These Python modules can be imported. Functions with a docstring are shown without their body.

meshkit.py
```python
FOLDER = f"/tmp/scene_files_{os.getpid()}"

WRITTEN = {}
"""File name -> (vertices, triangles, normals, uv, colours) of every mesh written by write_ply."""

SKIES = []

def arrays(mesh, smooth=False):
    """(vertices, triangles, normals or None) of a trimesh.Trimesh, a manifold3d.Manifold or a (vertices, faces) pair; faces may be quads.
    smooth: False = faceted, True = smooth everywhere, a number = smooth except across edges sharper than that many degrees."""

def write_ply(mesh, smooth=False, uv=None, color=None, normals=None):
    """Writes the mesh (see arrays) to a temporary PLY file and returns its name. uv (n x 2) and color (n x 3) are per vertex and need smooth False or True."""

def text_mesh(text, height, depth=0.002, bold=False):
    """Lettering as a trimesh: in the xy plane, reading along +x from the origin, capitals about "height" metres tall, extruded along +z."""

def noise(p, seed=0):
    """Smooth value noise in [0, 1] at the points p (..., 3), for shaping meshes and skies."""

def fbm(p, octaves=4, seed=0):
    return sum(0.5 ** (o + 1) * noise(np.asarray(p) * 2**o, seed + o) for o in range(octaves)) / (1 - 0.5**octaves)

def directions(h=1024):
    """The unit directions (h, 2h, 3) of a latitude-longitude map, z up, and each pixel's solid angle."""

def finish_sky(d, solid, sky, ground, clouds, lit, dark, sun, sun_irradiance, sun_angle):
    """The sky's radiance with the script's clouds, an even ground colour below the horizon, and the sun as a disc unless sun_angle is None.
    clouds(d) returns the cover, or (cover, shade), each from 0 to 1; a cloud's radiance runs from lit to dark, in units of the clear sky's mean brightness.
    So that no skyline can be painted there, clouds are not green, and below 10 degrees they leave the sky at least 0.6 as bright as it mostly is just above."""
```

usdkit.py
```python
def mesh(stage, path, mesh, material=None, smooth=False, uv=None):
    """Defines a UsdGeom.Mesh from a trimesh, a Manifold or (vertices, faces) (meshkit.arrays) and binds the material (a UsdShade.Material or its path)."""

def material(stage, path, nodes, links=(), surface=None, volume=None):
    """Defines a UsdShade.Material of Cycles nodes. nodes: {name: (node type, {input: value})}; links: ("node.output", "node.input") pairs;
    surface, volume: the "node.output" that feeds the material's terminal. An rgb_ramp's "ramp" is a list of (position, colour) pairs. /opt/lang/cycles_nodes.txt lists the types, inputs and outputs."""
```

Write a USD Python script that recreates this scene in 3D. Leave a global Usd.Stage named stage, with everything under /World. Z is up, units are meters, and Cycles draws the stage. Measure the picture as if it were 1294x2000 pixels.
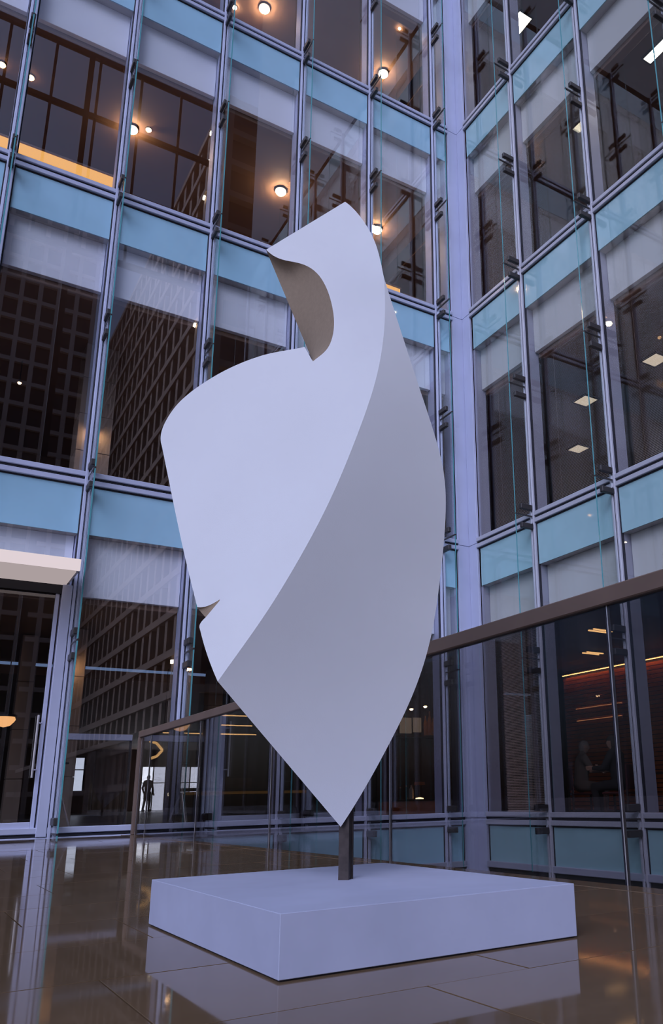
import math, random
import numpy as np
import trimesh
import manifold3d as m3
from scipy.interpolate import RBFInterpolator
from scipy.spatial import Delaunay
import shapely
from shapely.geometry import Polygon, Point
import usdkit, meshkit
from pxr import Usd, UsdGeom, UsdLux, UsdShade, Gf, Sdf, Vt

random.seed(7)
rng = np.random.default_rng(7)
stage = Usd.Stage.CreateInMemory()
UsdGeom.SetStageUpAxis(stage, 'Z')
UsdGeom.SetStageMetersPerUnit(stage, 1.0)
stage.SetDefaultPrim(UsdGeom.Xform.Define(stage, '/World').GetPrim())
UsdGeom.Scope.Define(stage, '/World/Looks')

# ---------------------------------------------------------------- camera
F_PX, CX, CY = 1576.3191634, 875.0568217, 1110.4327901
YAW, PITCH, ROLL = map(math.radians, (33.94834449, 15.75278425, -1.32607438))
EYE = np.array([0.0, 0.0, 0.4])
FWD = np.array([math.sin(YAW) * math.cos(PITCH), math.cos(YAW) * math.cos(PITCH), math.sin(PITCH)])
_r = np.array([math.cos(YAW), -math.sin(YAW), 0.0]); _u = np.cross(_r, FWD)
RIGHT = _r * math.cos(ROLL) + _u * math.sin(ROLL)
UP = -_r * math.sin(ROLL) + _u * math.cos(ROLL)
EXPOSURE = 0.26
cam = UsdGeom.Camera.Define(stage, '/World/camera')
APER = 36.0
cam.CreateHorizontalApertureAttr(APER)
cam.CreateVerticalApertureAttr(APER * 2000 / 1294)
cam.CreateFocalLengthAttr(F_PX / 1294 * APER)
cam.CreateHorizontalApertureOffsetAttr((647 - CX) / 1294 * APER)
cam.CreateVerticalApertureOffsetAttr((CY - 1000) / 1294 * APER)
cam.CreateClippingRangeAttr(Gf.Vec2f(0.05, 2000))
cam.CreateExposureAttr(EXPOSURE)
cam.AddTransformOp().Set(Gf.Matrix4d(*RIGHT, 0, *UP, 0, *(-FWD), 0, *EYE, 1))

# ---------------------------------------------------------------- sky
# dusk sky, the sun low behind the camera's left and veiled by cloud
SKY, SUN_EL, SUN_ROT, AERO = 0.060, 38.0, 226.0, 5.0
usdkit.material(stage, '/World/Looks/sky_look', {
    'tc': ('texture_coordinate', {}),
    's': ('sky_texture', {'sky_type': 'single_scattering', 'sun_disc': False, 'sun_elevation': math.radians(SUN_EL), 'sun_rotation': math.radians(SUN_ROT), 'altitude': 50.0, 'air_density': 1.0, 'aerosol_density': AERO, 'ozone_density': 2.0}),
    'n': ('noise_texture', {'scale': 2.2, 'detail': 5.0, 'roughness': 0.55}),
    'r': ('rgb_ramp', {'ramp': [(0.38, (0.0, 0.0, 0.0)), (0.66, (0.6, 0.6, 0.6))]}),
    'c': ('rgb_to_bw', {}),
    'k': ('mix', {'mix_type': 'multiply', 'fac': 1.0, 'color2': (0.92, 0.96, 1.1)}),
    'm': ('mix', {'mix_type': 'mix'}),
    't': ('mix', {'mix_type': 'multiply', 'fac': 1.0, 'color2': (0.665, 0.765, 1.13)}),
    'b': ('background_shader', {'strength': SKY}),
}, [('tc.generated', 'n.vector'), ('n.fac', 'r.fac'), ('s.color', 'c.color'), ('c.val', 'k.color1'), ('s.color', 'm.color1'), ('k.color', 'm.color2'), ('r.color', 'm.fac'), ('m.color', 't.color1'), ('t.color', 'b.color')], surface='b.background')
dome = UsdLux.DomeLight.Define(stage, '/World/sky_dome')
dome.CreateIntensityAttr(1.0)
UsdShade.MaterialBindingAPI.Apply(dome.GetPrim()).Bind(UsdShade.Material.Get(stage, '/World/Looks/sky_look'))

# ---------------------------------------------------------------- helpers
_used = {}
def numbered(parent, name):
    k = (parent, name); n = _used.get(k, 0); _used[k] = n + 1
    return name if n == 0 else f'{name}_{n:03d}'

def path_of(p):
    return '/World' if p is None else str(p.GetPath())

def tag(o, label=None, cat=None, group=None, kind=None):
    p = o if isinstance(o, Usd.Prim) else o.GetPrim()
    for k, v in (('label', label), ('category', cat), ('group', group), ('kind', kind)):
        if v: p.SetCustomDataByKey(k, v)
    return p

def holder(name, loc=(0, 0, 0), rz=0, **kw):
    x = UsdGeom.Xform.Define(stage, '/World/' + numbered('/World', name))
    x.AddTranslateOp().Set(Gf.Vec3d(*map(float, loc)))
    if rz: x.AddRotateZOp().Set(float(rz))
    return tag(x, **kw)

def obj(name, mesh, mat, parent=None, smooth=False, **kw):
    pp = path_of(parent)
    m = usdkit.mesh(stage, pp + '/' + numbered(pp, name), mesh, L[mat], smooth=smooth)
    return tag(m, **kw)

def box(x0, x1, y0, y1, z0, z1):
    b = trimesh.creation.box([abs(x1 - x0), abs(y1 - y0), abs(z1 - z0)])
    b.apply_translation([(x0 + x1) / 2, (y0 + y1) / 2, (z0 + z1) / 2]); return b

def rbox(x0, x1, y0, y1, z0, z1, r=0.006):
    "box with chamfered edges"
    lo, hi = np.array([min(x0, x1), min(y0, y1), min(z0, z1)]), np.array([max(x0, x1), max(y0, y1), max(z0, z1)])
    r = min(r, 0.45 * (hi - lo).min()); pts = []
    for c in np.ndindex(2, 2, 2):
        for a in range(3):
            p = np.where(c, hi - r, lo + r).astype(float); p[a] = hi[a] if c[a] else lo[a]; pts.append(p)
    return trimesh.convex.convex_hull(np.array(pts))

def tube(pts, r, n=10):
    out = []
    for a, b in zip(pts[:-1], pts[1:]):
        out.append(trimesh.creation.cylinder(radius=r, segment=[a, b], sections=n))
    return cat(*out)

def cat(*ms):
    return trimesh.util.concatenate(list(ms))

def lathe(profile, n=24):
    return trimesh.creation.revolve(np.array(profile, float), sections=n)

def ray(x, y):
    return FWD + RIGHT * (x - CX) / F_PX - UP * (y - CY) / F_PX

def hit(x, y, axis, val):
    d = ray(x, y); return EYE + d * (val - EYE[axis]) / d[axis]

# ---------------------------------------------------------------- materials
L = {}
def mat(name, nodes, links=(), surface='p.BSDF', volume=None):
    L[name] = usdkit.material(stage, '/World/Looks/' + name, nodes, links, surface=surface, volume=volume)

def plain(name, color, rough=0.5, metallic=0.0, vary=0.0, scale=6.0, bump=0.0, bscale=80.0, spec=0.5, coat=0.0):
    c = np.array(color, float)
    nodes = {'p': ('principled_bsdf', {'base_color': tuple(c), 'roughness': rough, 'metallic': metallic, 'specular_ior_level': spec, 'coat_weight': coat})}
    links = []
    if vary:
        nodes['tc'] = ('texture_coordinate', {})
        nodes['n'] = ('noise_texture', {'scale': scale, 'detail': 4.0})
        nodes['r'] = ('rgb_ramp', {'ramp': [(0.3, tuple(c * (1 - vary))), (0.7, tuple(np.minimum(c * (1 + vary), 1)))]})
        links += [('tc.object', 'n.vector'), ('n.fac', 'r.fac'), ('r.color', 'p.base_color')]
    if bump:
        nodes.setdefault('tc', ('texture_coordinate', {}))
        nodes['bn'] = ('noise_texture', {'scale': bscale, 'detail': 3.0})
        nodes['bu'] = ('bump', {'strength': bump, 'distance': 0.002})
        links += [('tc.object', 'bn.vector'), ('bn.fac', 'bu.height'), ('bu.normal', 'p.normal')]
    mat(name, nodes, links)

def glow(name, color, strength):
    mat(name, {'e': ('emission', {'color': color, 'strength': strength})}, surface='e.emission')

def glass(name, tint=(0.86, 0.93, 0.92), ior=1.5, gloss=(1, 1, 1), rough=0.0):
    mat(name, {'ge': ('geometry', {}), 'mr': ('map_range', {'from_min': 0.0, 'from_max': 1.0, 'to_min': ior, 'to_max': 1 / ior}), 'f': ('fresnel', {'IOR': ior}), 't': ('transparent_bsdf', {'color': tint}),
               'g': ('glossy_bsdf', {'color': gloss, 'roughness': rough}), 'm': ('mix_closure', {})},
        [('ge.backfacing', 'mr.value'), ('mr.result', 'f.IOR'), ('f.fac', 'm.fac'), ('t.BSDF', 'm.closure1'), ('g.BSDF', 'm.closure2')], surface='m.closure')

plain('paint_white', (0.80, 0.80, 0.80), 0.55, vary=0.015, scale=3, bump=0.08, bscale=300)
plain('cut_taupe', (0.33, 0.245, 0.165), 0.7, vary=0.06, scale=60, bump=0.2, bscale=400)  # brown tone of the cut faces, darker than the white facets
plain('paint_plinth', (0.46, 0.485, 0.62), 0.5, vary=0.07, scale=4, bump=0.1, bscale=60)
plain('post_steel', (0.07, 0.055, 0.05), 0.45, metallic=0.6, vary=0.3, scale=30)
plain('aluminium', (0.52, 0.545, 0.70), 0.38, metallic=0.15, vary=0.04, scale=1.5)
plain('aluminium_matt', (0.42, 0.43, 0.52), 0.55, metallic=0.2, vary=0.05, scale=1.5)
plain('aluminium_lit_b', (0.50, 0.50, 0.56), 0.38, metallic=0.15, vary=0.04, scale=1.5)  # right facade's more neutral light painted into these _b copies
plain('pale_panel_lit_b', (0.62, 0.65, 0.64), 0.6, vary=0.05, scale=0.9)
plain('jamb_lit_b', (0.34, 0.345, 0.43), 0.5, metallic=0.2, vary=0.06, scale=1.5)
plain('teal_frit_lit_b', (0.33, 0.53, 0.56), 0.04, vary=0.05, scale=1.2, coat=0.4)
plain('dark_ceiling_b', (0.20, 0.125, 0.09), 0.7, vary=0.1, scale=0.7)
plain('gasket', (0.012, 0.012, 0.02), 0.6)
plain('bracket_metal', (0.055, 0.05, 0.05), 0.4, metallic=0.5)
plain('bronze_rail', (0.17, 0.115, 0.088), 0.45, metallic=0.25, vary=0.08, scale=3)
plain('stainless', (0.80, 0.76, 0.75), 0.28, metallic=0.75, vary=0.04, scale=2)
plain('teal_frit', (0.35, 0.585, 0.72), 0.04, vary=0.05, scale=1.2, coat=0.8)
plain('pale_panel', (0.86, 0.89, 0.98), 0.6, vary=0.05, scale=0.9)
plain('soffit_grey', (0.42, 0.39, 0.38), 0.6, vary=0.08, scale=2)
plain('jamb_lavender', (0.40, 0.42, 0.60), 0.5, metallic=0.2, vary=0.06, scale=1.5)
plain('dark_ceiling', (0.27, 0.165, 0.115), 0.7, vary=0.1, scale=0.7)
plain('dark_wall', (0.20, 0.125, 0.09), 0.7, vary=0.2, scale=0.6)
plain('dark_floor', (0.05, 0.035, 0.03), 0.3, vary=0.2, scale=0.6)
plain('beige_stone', (0.40, 0.31, 0.25), 0.6, vary=0.08, scale=1.5)
plain('wood_red', (0.62, 0.16, 0.04), 0.4, vary=0.2, scale=3)
plain('wood_dark', (0.06, 0.03, 0.02), 0.45, vary=0.2, scale=3)
plain('pit_dark', (0.01, 0.009, 0.009), 0.8)
plain('cloth_dark', (0.02, 0.018, 0.02), 0.9)
plain('cloth_maroon', (0.09, 0.02, 0.02), 0.9)
plain('cloth_pale', (0.16, 0.12, 0.10), 0.9)
plain('skin', (0.45, 0.27, 0.19), 0.55)
plain('hair_grey', (0.28, 0.24, 0.21), 0.8)
plain('hair_dark', (0.03, 0.02, 0.015), 0.7)
plain('paper', (0.75, 0.66, 0.56), 0.7)
plain('tower_pale', (0.90, 0.74, 0.62), 0.8, vary=0.05, scale=0.1)
plain('tower_brown', (0.50, 0.36, 0.27), 0.8, vary=0.1, scale=0.1)
plain('tower_glass', (0.09, 0.06, 0.045), 0.25)
plain('steel_dark', (0.03, 0.026, 0.028), 0.5, metallic=0.3)
plain('blind_slat', (0.55, 0.41, 0.34), 0.5)
plain('paving', (0.16, 0.12, 0.10), 0.6, vary=0.1, scale=0.3)
plain('upper_cladding', (0.10, 0.12, 0.15), 0.25, vary=0.2, scale=0.2)
glow('lamp_warm', (1.0, 0.66, 0.38), 95.0)
glow('lamp_white', (1.0, 0.88, 0.66), 14.0)
glow('lamp_dim', (1.0, 0.55, 0.25), 10.0)
glow('cove_amber', (1.0, 0.50, 0.14), 0.85)
glow('fascia_added_glow', (1.0, 0.86, 0.90), 0.62)  # canopy brightness put in as added emission
glow('soffit_added_glow', (1.0, 0.84, 0.84), 0.34)
glow('globe_orange', (1.0, 0.5, 0.2), 0.9)
glow('lamp_amber2', (1.0, 0.6, 0.3), 45.0)
glow('lamp_line', (1.0, 0.5, 0.2), 0.9)
glow('cove_low', (1.0, 0.5, 0.12), 0.10)
glow('lamp_amber', (1.0, 0.58, 0.22), 2.4)
glow('lamp_warm_low', (1.0, 0.40, 0.12), 12.0)
glow('lit_sheet', (1.0, 0.75, 0.55), 0.22)
plain('wood_brown', (0.16, 0.09, 0.055), 0.45, vary=0.2, scale=3)
plain('shade_orange', (0.55, 0.16, 0.04), 0.6)
plain('bottle_glass', (0.05, 0.04, 0.03), 0.1)
plain('bottle_amber', (0.50, 0.18, 0.04), 0.15)
glow('panel_light', (1.0, 0.84, 0.66), 0.5)
glass('clear_glass', (0.95, 0.96, 0.96), 1.4)
glass('vision_glass', (0.985, 0.985, 0.985), 1.85)
glass('balustrade_glass', (0.59, 0.575, 0.58), 1.42)
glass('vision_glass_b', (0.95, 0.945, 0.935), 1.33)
glass('fin_glass', (0.97, 0.99, 0.985), 1.2)
plain('glass_edge', (0.10, 0.34, 0.36), 0.1, spec=0.8)
# polished stone floor: each slab its own tone
mat('stone', {
    'tc': ('texture_coordinate', {}), 'oi': ('object_info', {}),
    'n': ('noise_texture', {'scale': 3.0, 'detail': 6.0, 'roughness': 0.6}),
    'r': ('rgb_ramp', {'ramp': [(0.3, (0.122, 0.078, 0.042)), (0.7, (0.162, 0.105, 0.060))]}),
    'rr': ('map_range', {'from_min': 0.0, 'from_max': 1.0, 'to_min': 0.90, 'to_max': 1.06}),
    'mx': ('mix', {'mix_type': 'multiply', 'fac': 1.0}),
    'cc': ('combine_xyz', {}),
    'nr': ('noise_texture', {'scale': 1.3, 'detail': 3.0}),
    'ro': ('map_range', {'from_min': 0.35, 'from_max': 0.7, 'to_min': 0.03, 'to_max': 0.085}),
    'p': ('principled_bsdf', {'specular_ior_level': 0.36, 'specular_tint': (1.0, 0.82, 0.66)}),
}, [('tc.object', 'n.vector'), ('tc.object', 'nr.vector'), ('n.fac', 'r.fac'), ('oi.random', 'rr.value'), ('rr.result', 'cc.x'), ('rr.result', 'cc.y'), ('rr.result', 'cc.z'),
    ('r.color', 'mx.color1'), ('cc.vector', 'mx.color2'), ('mx.color', 'p.base_color'), ('nr.fac', 'ro.value'), ('ro.result', 'p.roughness')])

# ---------------------------------------------------------------- setting: floor
DA, DB = 11.994, 8.568              # facade planes: y = DA (left one), x = DB (right one)
TZ = [0.028, 4.967, 9.890, 14.58, 19.27]
XE = 2.78                           # edge of the stone floor, where the glass balustrade stands
floor = holder('floor', kind='structure')
obj('base_slab', box(-7.5, XE - 0.01, -6, DA - 0.1, -0.35, -0.014), 'pit_dark', floor)
JY = [1.66 + 0.551 * k for k in range(-6, 19)]
offs = {}
for k in range(len(JY) - 1):
    row = k - 6
    off = {0: 0.467, -1: 0.177}.get(row, (0.467 + 0.33 * row * 1.7) % 0.858)
    y0, y1 = JY[k], min(JY[k + 1], DA - 0.08)
    x = off - 0.858 * 7
    while x < XE - 0.16:
        a, b = max(x, -5.5), min(x + 0.858, XE - 0.15)
        if b - a > 0.03:
            g = 0.0021
            z = rng.uniform(-0.0004, 0.0004)
            obj('tile', rbox(a + g, b - g, y0 + g, y1 - g, -0.013, z, 0.0004), 'stone', floor)
        x += 0.858
for k in range(7):
    y0 = -1.6 + k * 2.0
    obj('edge_stone', rbox(XE - 0.147, XE, y0 + 0.002, min(y0 + 1.998, DA - 0.08), -0.2, 0.001, 0.003), 'stone', floor)
obj('ground', box(-300, 300, -300, 300, -1.6, -1.5), 'paving', kind='structure')
obj('floor', box(XE, DB + 0.3, -8, DA + 0.3, -1.5, -1.25), 'pit_dark', kind='structure')

# ---------------------------------------------------------------- facades
AX = [-4.38, -2.84, -1.30, 0.244, 1.789, 3.332, 4.885, 6.385, 7.924]
BY = [10.053, 8.129, 6.205, 4.281, 2.357, 0.433, -1.491]
def wall_map(w):
    if w == 'A':
        return lambda s0, s1, d0, d1, z0, z1: (s0, s1, DA + d0, DA + d1, z0, z1)
    return lambda s0, s1, d0, d1, z0, z1: (DB + d0, DB + d1, s0, s1, z0, z1)

win_n = [0]
def make_window(w, s0, s1, j, door=False):
    AL, PP, JB, TF = ('aluminium', 'pale_panel', 'jamb_lavender', 'teal_frit') if w == 'A' else ('aluminium_lit_b', 'pale_panel_lit_b', 'jamb_lit_b', 'teal_frit_lit_b')
    M = wall_map(w); B = lambda *a: box(*M(*a)); R = lambda *a, r=0.008: rbox(*M(*a), r=r)
    win_n[0] += 1
    t = UsdGeom.Xform.Define(stage, f'/World/window_{win_n[0]}').GetPrim(); tag(t, kind='structure')
    a, b = s0 + 0.062, s1 - 0.062
    z0, z1 = TZ[j], TZ[j + 1]
    zt = z1 - 0.84
    # floor-level rail: two light bars with a dark groove between
    obj('rail', R(s0, s1, -0.05, 0.04, z0 + 0.022, z0 + 0.10), AL, t)
    obj('rail', R(s0, s1, -0.05, 0.04, z0 - 0.10, z0 - 0.022), AL, t)
    obj('groove', B(s0, s1, -0.02, 0.03, z0 - 0.022, z0 + 0.022), 'gasket', t)
    obj('gasket', B(a - 0.012, b + 0.012, -0.008, 0.03, z0 - 0.125, z0 - 0.10), 'gasket', t)
    if not door:
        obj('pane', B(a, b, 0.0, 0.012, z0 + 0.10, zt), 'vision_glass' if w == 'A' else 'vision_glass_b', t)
    obj('spandrel_glass', B(a, b, 0.0, 0.02, zt, z1 - 0.125), TF, t)
    obj('soffit', B(a, b, 0.021, 0.25, zt, zt + 0.05), 'soffit_grey', t)
    obj('back_panel', R(a + 0.02, b - 0.02, 0.16, 0.245, z1 - 1.72, zt, r=0.004), PP, t)
    obj('jamb', B(a - 0.055, a + 0.012, 0.03, 0.25, z0 + 0.10, zt), JB, t)
    obj('jamb', B(b - 0.012, b + 0.055, 0.03, 0.25, z0 + 0.10, zt), JB, t)
    obj('blind_box', R(a + 0.012, b - 0.012, 0.25, 0.42, z1 - 1.80, z1 - 1.55, r=0.01), 'dark_ceiling', t)
    obj('inner_sill', B(a + 0.012, b - 0.012, 0.03, 0.25, z0 - 0.02, z0 + 0.06), 'aluminium_matt', t)
    if j == 0:
        obj('spandrel_glass', B(a, b, 0.0, 0.02, -0.66, z0 - 0.125), TF, t)
        obj('rail', R(s0, s1, -0.05, 0.04, -0.76, -0.66), 'aluminium_matt', t)
        obj('base_panel', B(s0, s1, 0.0, 0.05, -1.25, -0.76), 'pit_dark', t)
    return t

trim_n = [0]
def make_mullion(w, s, fin):
    AL, PP, JB, TF = ('aluminium', 'pale_panel', 'jamb_lavender', 'teal_frit') if w == 'A' else ('aluminium_lit_b', 'pale_panel_lit_b', 'jamb_lit_b', 'teal_frit_lit_b')
    M = wall_map(w); B = lambda *a: box(*M(*a)); R = lambda *a, r=0.008: rbox(*M(*a), r=r)
    trim_n[0] += 1
    t = UsdGeom.Xform.Define(stage, f'/World/trim_{trim_n[0]}').GetPrim(); tag(t, kind='structure')
    zl, zh = -1.25, TZ[-1] + 0.1
    obj('bar', R(s - 0.054, s - 0.012, -0.055, 0.05, zl, zh), AL, t)
    obj('bar', R(s + 0.012, s + 0.054, -0.055, 0.05, zl, zh), AL, t)
    obj('core', B(s - 0.012, s + 0.012, -0.03, 0.05, zl, zh), 'gasket', t)
    obj('gasket', B(s - 0.072, s - 0.054, -0.012, 0.04, zl, zh), 'gasket', t)
    obj('gasket', B(s + 0.054, s + 0.072, -0.012, 0.04, zl, zh), 'gasket', t)
    joints = sorted(TZ + [(TZ[k] + TZ[k + 1]) / 2 for k in range(4)])
    lo = -0.72
    for z in joints:
        for dz in (-0.17, 0.17):
            obj('bracket', R(s - 0.034, s + 0.034, -0.30, -0.05, z + dz - 0.048, z + dz + 0.048, r=0.01), 'bracket_metal', t)
        obj('arm', B(s - 0.013, s + 0.013, -fin, -0.06, z + 0.008, z + 0.028), 'bracket_metal', t)
    for z in joints:
        f = obj('glass_fin', B(s - 0.0095, s + 0.0095, -fin + 0.006, -0.075, lo, z + 0.004), 'fin_glass', t)
        obj('glass_edge', B(s - 0.0095, s + 0.0095, -fin, -fin + 0.0055, lo, z + 0.004), 'glass_edge', f)
        lo = z + 0.032
    return t

A_S = AX + [8.29]
for i in range(len(A_S) - 1):
    for j in range(4):
        make_window('A', A_S[i], A_S[i + 1], j, door=(j == 0 and i in (2, 3)))
B_S = [11.70] + BY
for i in range(len(B_S) - 1):
    for j in range(4):
        make_window('B', B_S[i + 1], B_S[i], j)
for s in AX: make_mullion('A', s, 0.475)
for s in BY: make_mullion('B', s, 0.41)
# corner cover of flat metal sheets, one length per storey
cz = [-1.25] + TZ[:4] + [TZ[4] + 0.1]
trim_n[0] += 1
corner = UsdGeom.Xform.Define(stage, f'/World/trim_{trim_n[0]}').GetPrim(); tag(corner, kind='structure')
for k in range(5):
    obj('cover_sheet', rbox(8.29, DB + 0.012, DA - 0.03, DA + 0.02, cz[k] + 0.004, cz[k + 1] - 0.004, 0.004), 'aluminium', corner)
    obj('cover_sheet', rbox(DB - 0.03, DB + 0.02, 11.70, DA - 0.034, cz[k] + 0.004, cz[k + 1] - 0.004, 0.004), 'aluminium', corner)
obj('core', box(DB + 0.02, DB + 0.25, DA + 0.02, DA + 0.25, -1.25, TZ[4] + 0.1), 'gasket', corner)
# the storeys above the frame, unseen and plainly clad, added to block sky light
obj('wall_upper', box(-4.5, DB + 14, DA + 0.02, DA + 12, TZ[4] + 0.12, 45), 'upper_cladding', kind='structure')
obj('wall_upper', box(DB + 0.02, DB + 12, -1.6, DA - 0.01, TZ[4] + 0.12, 45), 'upper_cladding', kind='structure')

# ---------------------------------------------------------------- rooms behind the glass
YB, XB = 20.0, 16.5
for j in range(4):
    zc = TZ[j + 1] - 1.50
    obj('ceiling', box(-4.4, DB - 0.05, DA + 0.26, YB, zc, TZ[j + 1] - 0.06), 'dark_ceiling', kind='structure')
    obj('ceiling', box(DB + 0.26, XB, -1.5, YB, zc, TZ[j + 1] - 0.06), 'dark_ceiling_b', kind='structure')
    if j:
        obj('wall_back', box(-4.4, XB, YB, YB + 0.2, TZ[j] - 0.06, zc), 'dark_wall', kind='structure')
    obj('wall_side', box(XB, XB + 0.2, -1.5, YB, TZ[j] - 0.06, zc), 'dark_wall', kind='structure')
    obj('wall_end', box(DB + 0.3, XB, -1.6, -1.5, TZ[j] - 0.06, zc), 'dark_wall', kind='structure')
    if j:
        obj('wall_end', box(-4.5, -4.4, DA + 0.3, YB, TZ[j] - 0.06, zc), 'dark_wall', kind='structure')

# ---------------------------------------------------------------- plinth
plinth = holder('plinth', (1.2445, 2.478, 0), label='low square white painted plinth standing on the polished stone floor', cat='plinth')
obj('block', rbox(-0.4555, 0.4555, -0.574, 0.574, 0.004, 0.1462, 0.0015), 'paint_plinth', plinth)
obj('shadow_gap', box(-0.449, 0.449, -0.567, 0.567, 0.0, 0.004), 'gasket', plinth)

# ---------------------------------------------------------------- sculpture
P1 = hit(680, 1719, 2, 0.1462)
NH = np.array([P1[0], P1[1], 0.0]); NH /= np.linalg.norm(NH)         # horizontal direction away from the viewer
W0 = P1 @ NH + 0.03
def s3(px, py, w):
    "point of the sculpture seen at px, py and lying w metres in front of the upright plane through its post"
    d = ray(px, py); return EYE + d * ((W0 - w) - EYE @ NH) / (d @ NH)

def spline(ctrl, n):
    c = np.array(ctrl, float)
    t = np.r_[0, np.cumsum(np.linalg.norm(np.diff(c[:, :2], axis=0), axis=1))]
    from scipy.interpolate import PchipInterpolator, CubicSpline
    s = np.linspace(0, t[-1], n)
    return np.stack([CubicSpline(t, c[:, k])(s) if len(c) > 2 else np.interp(s, t, c[:, k]) for k in range(c.shape[1])], 1)

# two gently bowed facets: wg the one tapering to the lower point, ww the bright one
def wg(p): u, v = (p[:, 0] - 425) / 543, (1331 - p[:, 1]) / 543; return .38 - .60 * u + .15 * v + .10 * u * (0.72 - u)
def ww(p): u, v = (p[:, 0] - 425) / 543, (1331 - p[:, 1]) / 543; return .38 + .58 * u - .50 * v
def lay(c, n, w, dw=0.0):
    p = spline([(*q, 0) for q in c], n); p[:, 2] = w(p) + dw; return p
wc = lambda p: 0.5 * (wg(p) + ww(p))
crease = lay([(425, 1331), (470, 1268), (520, 1196), (580, 1098), (640, 985), (700, 842), (735, 735), (750, 640), (751.5, 590), (749, 541)], 70, wc)
right_low = lay([(665, 1615), (700, 1560), (760, 1452), (802, 1365), (836, 1265), (860, 1120), (869.5, 1010), (867, 930), (852, 862), (822, 768), (790, 670), (765, 592), (749, 541)], 80, wg)
cy_, ci = crease[:, 1], np.argsort(crease[:, 1])
xi, wi = np.interp(right_low[:, 1], cy_[ci], crease[ci, 0]), np.interp(right_low[:, 1], cy_[ci], crease[ci, 2])
bl_ = np.clip((1220 - right_low[:, 1]) / 320, 0, 1)
right_low[:, 2] += bl_ * (wi - 0.72 * (right_low[:, 0] - xi) / 543 - right_low[:, 2])
low_left = lay([(425, 1331), (665, 1615)], 30, wg)
right_up = lay([(749, 541), (741, 503), (729, 466), (711, 434), (692, 410), (673.5, 394)], 30, ww)
right_up[:, 2] += np.linspace(1, 0, 30) * (crease[-1, 2] - right_up[0, 2])
top = lay([(673.5, 394), (519.5, 487.5)], 20, ww)
s_curve = lay([(519.5, 487.5), (530, 497), (548, 506), (575, 512), (598, 519), (618, 533), (636, 560), (648, 597), (652, 630), (649, 657), (638, 682), (622, 697), (610.5, 706)], 50, ww)
slit = lay([(610.5, 706), (594.5, 677.5)], 6, ww)
belly_top = lay([(594.5, 677.5), (560, 684), (520, 692), (478, 706), (440, 723), (405, 743), (372, 766), (345, 791), (326, 818), (316, 840), (313.4, 856), (316, 872)], 46, ww)
belly_top[:, 2] -= 0.07 * np.linspace(0, 1, 46) ** 2
belly_side = lay([(316, 872), (340, 990), (365, 1105), (381, 1170), (385, 1186)], 36, ww)
belly_side[:, 2] -= 0.07 * np.linspace(1, .3, 36)
notch_up = lay([(385, 1186), (400, 1185), (417, 1178), (433, 1168)], 12, ww)
notch_up[:, 2] -= 0.021 * np.linspace(1, 0, 12)
notch_low = lay([(433, 1168), (402, 1205)], 8, ww)
heel = lay([(402, 1205), (392, 1216), (389.3, 1222), (390.5, 1230)], 8, ww)
heel_side = lay([(390.5, 1230), (418, 1315), (425, 1331)], 14, ww)

def loop(*cs):
    return np.vstack([c[:-1] for c in cs])

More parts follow.
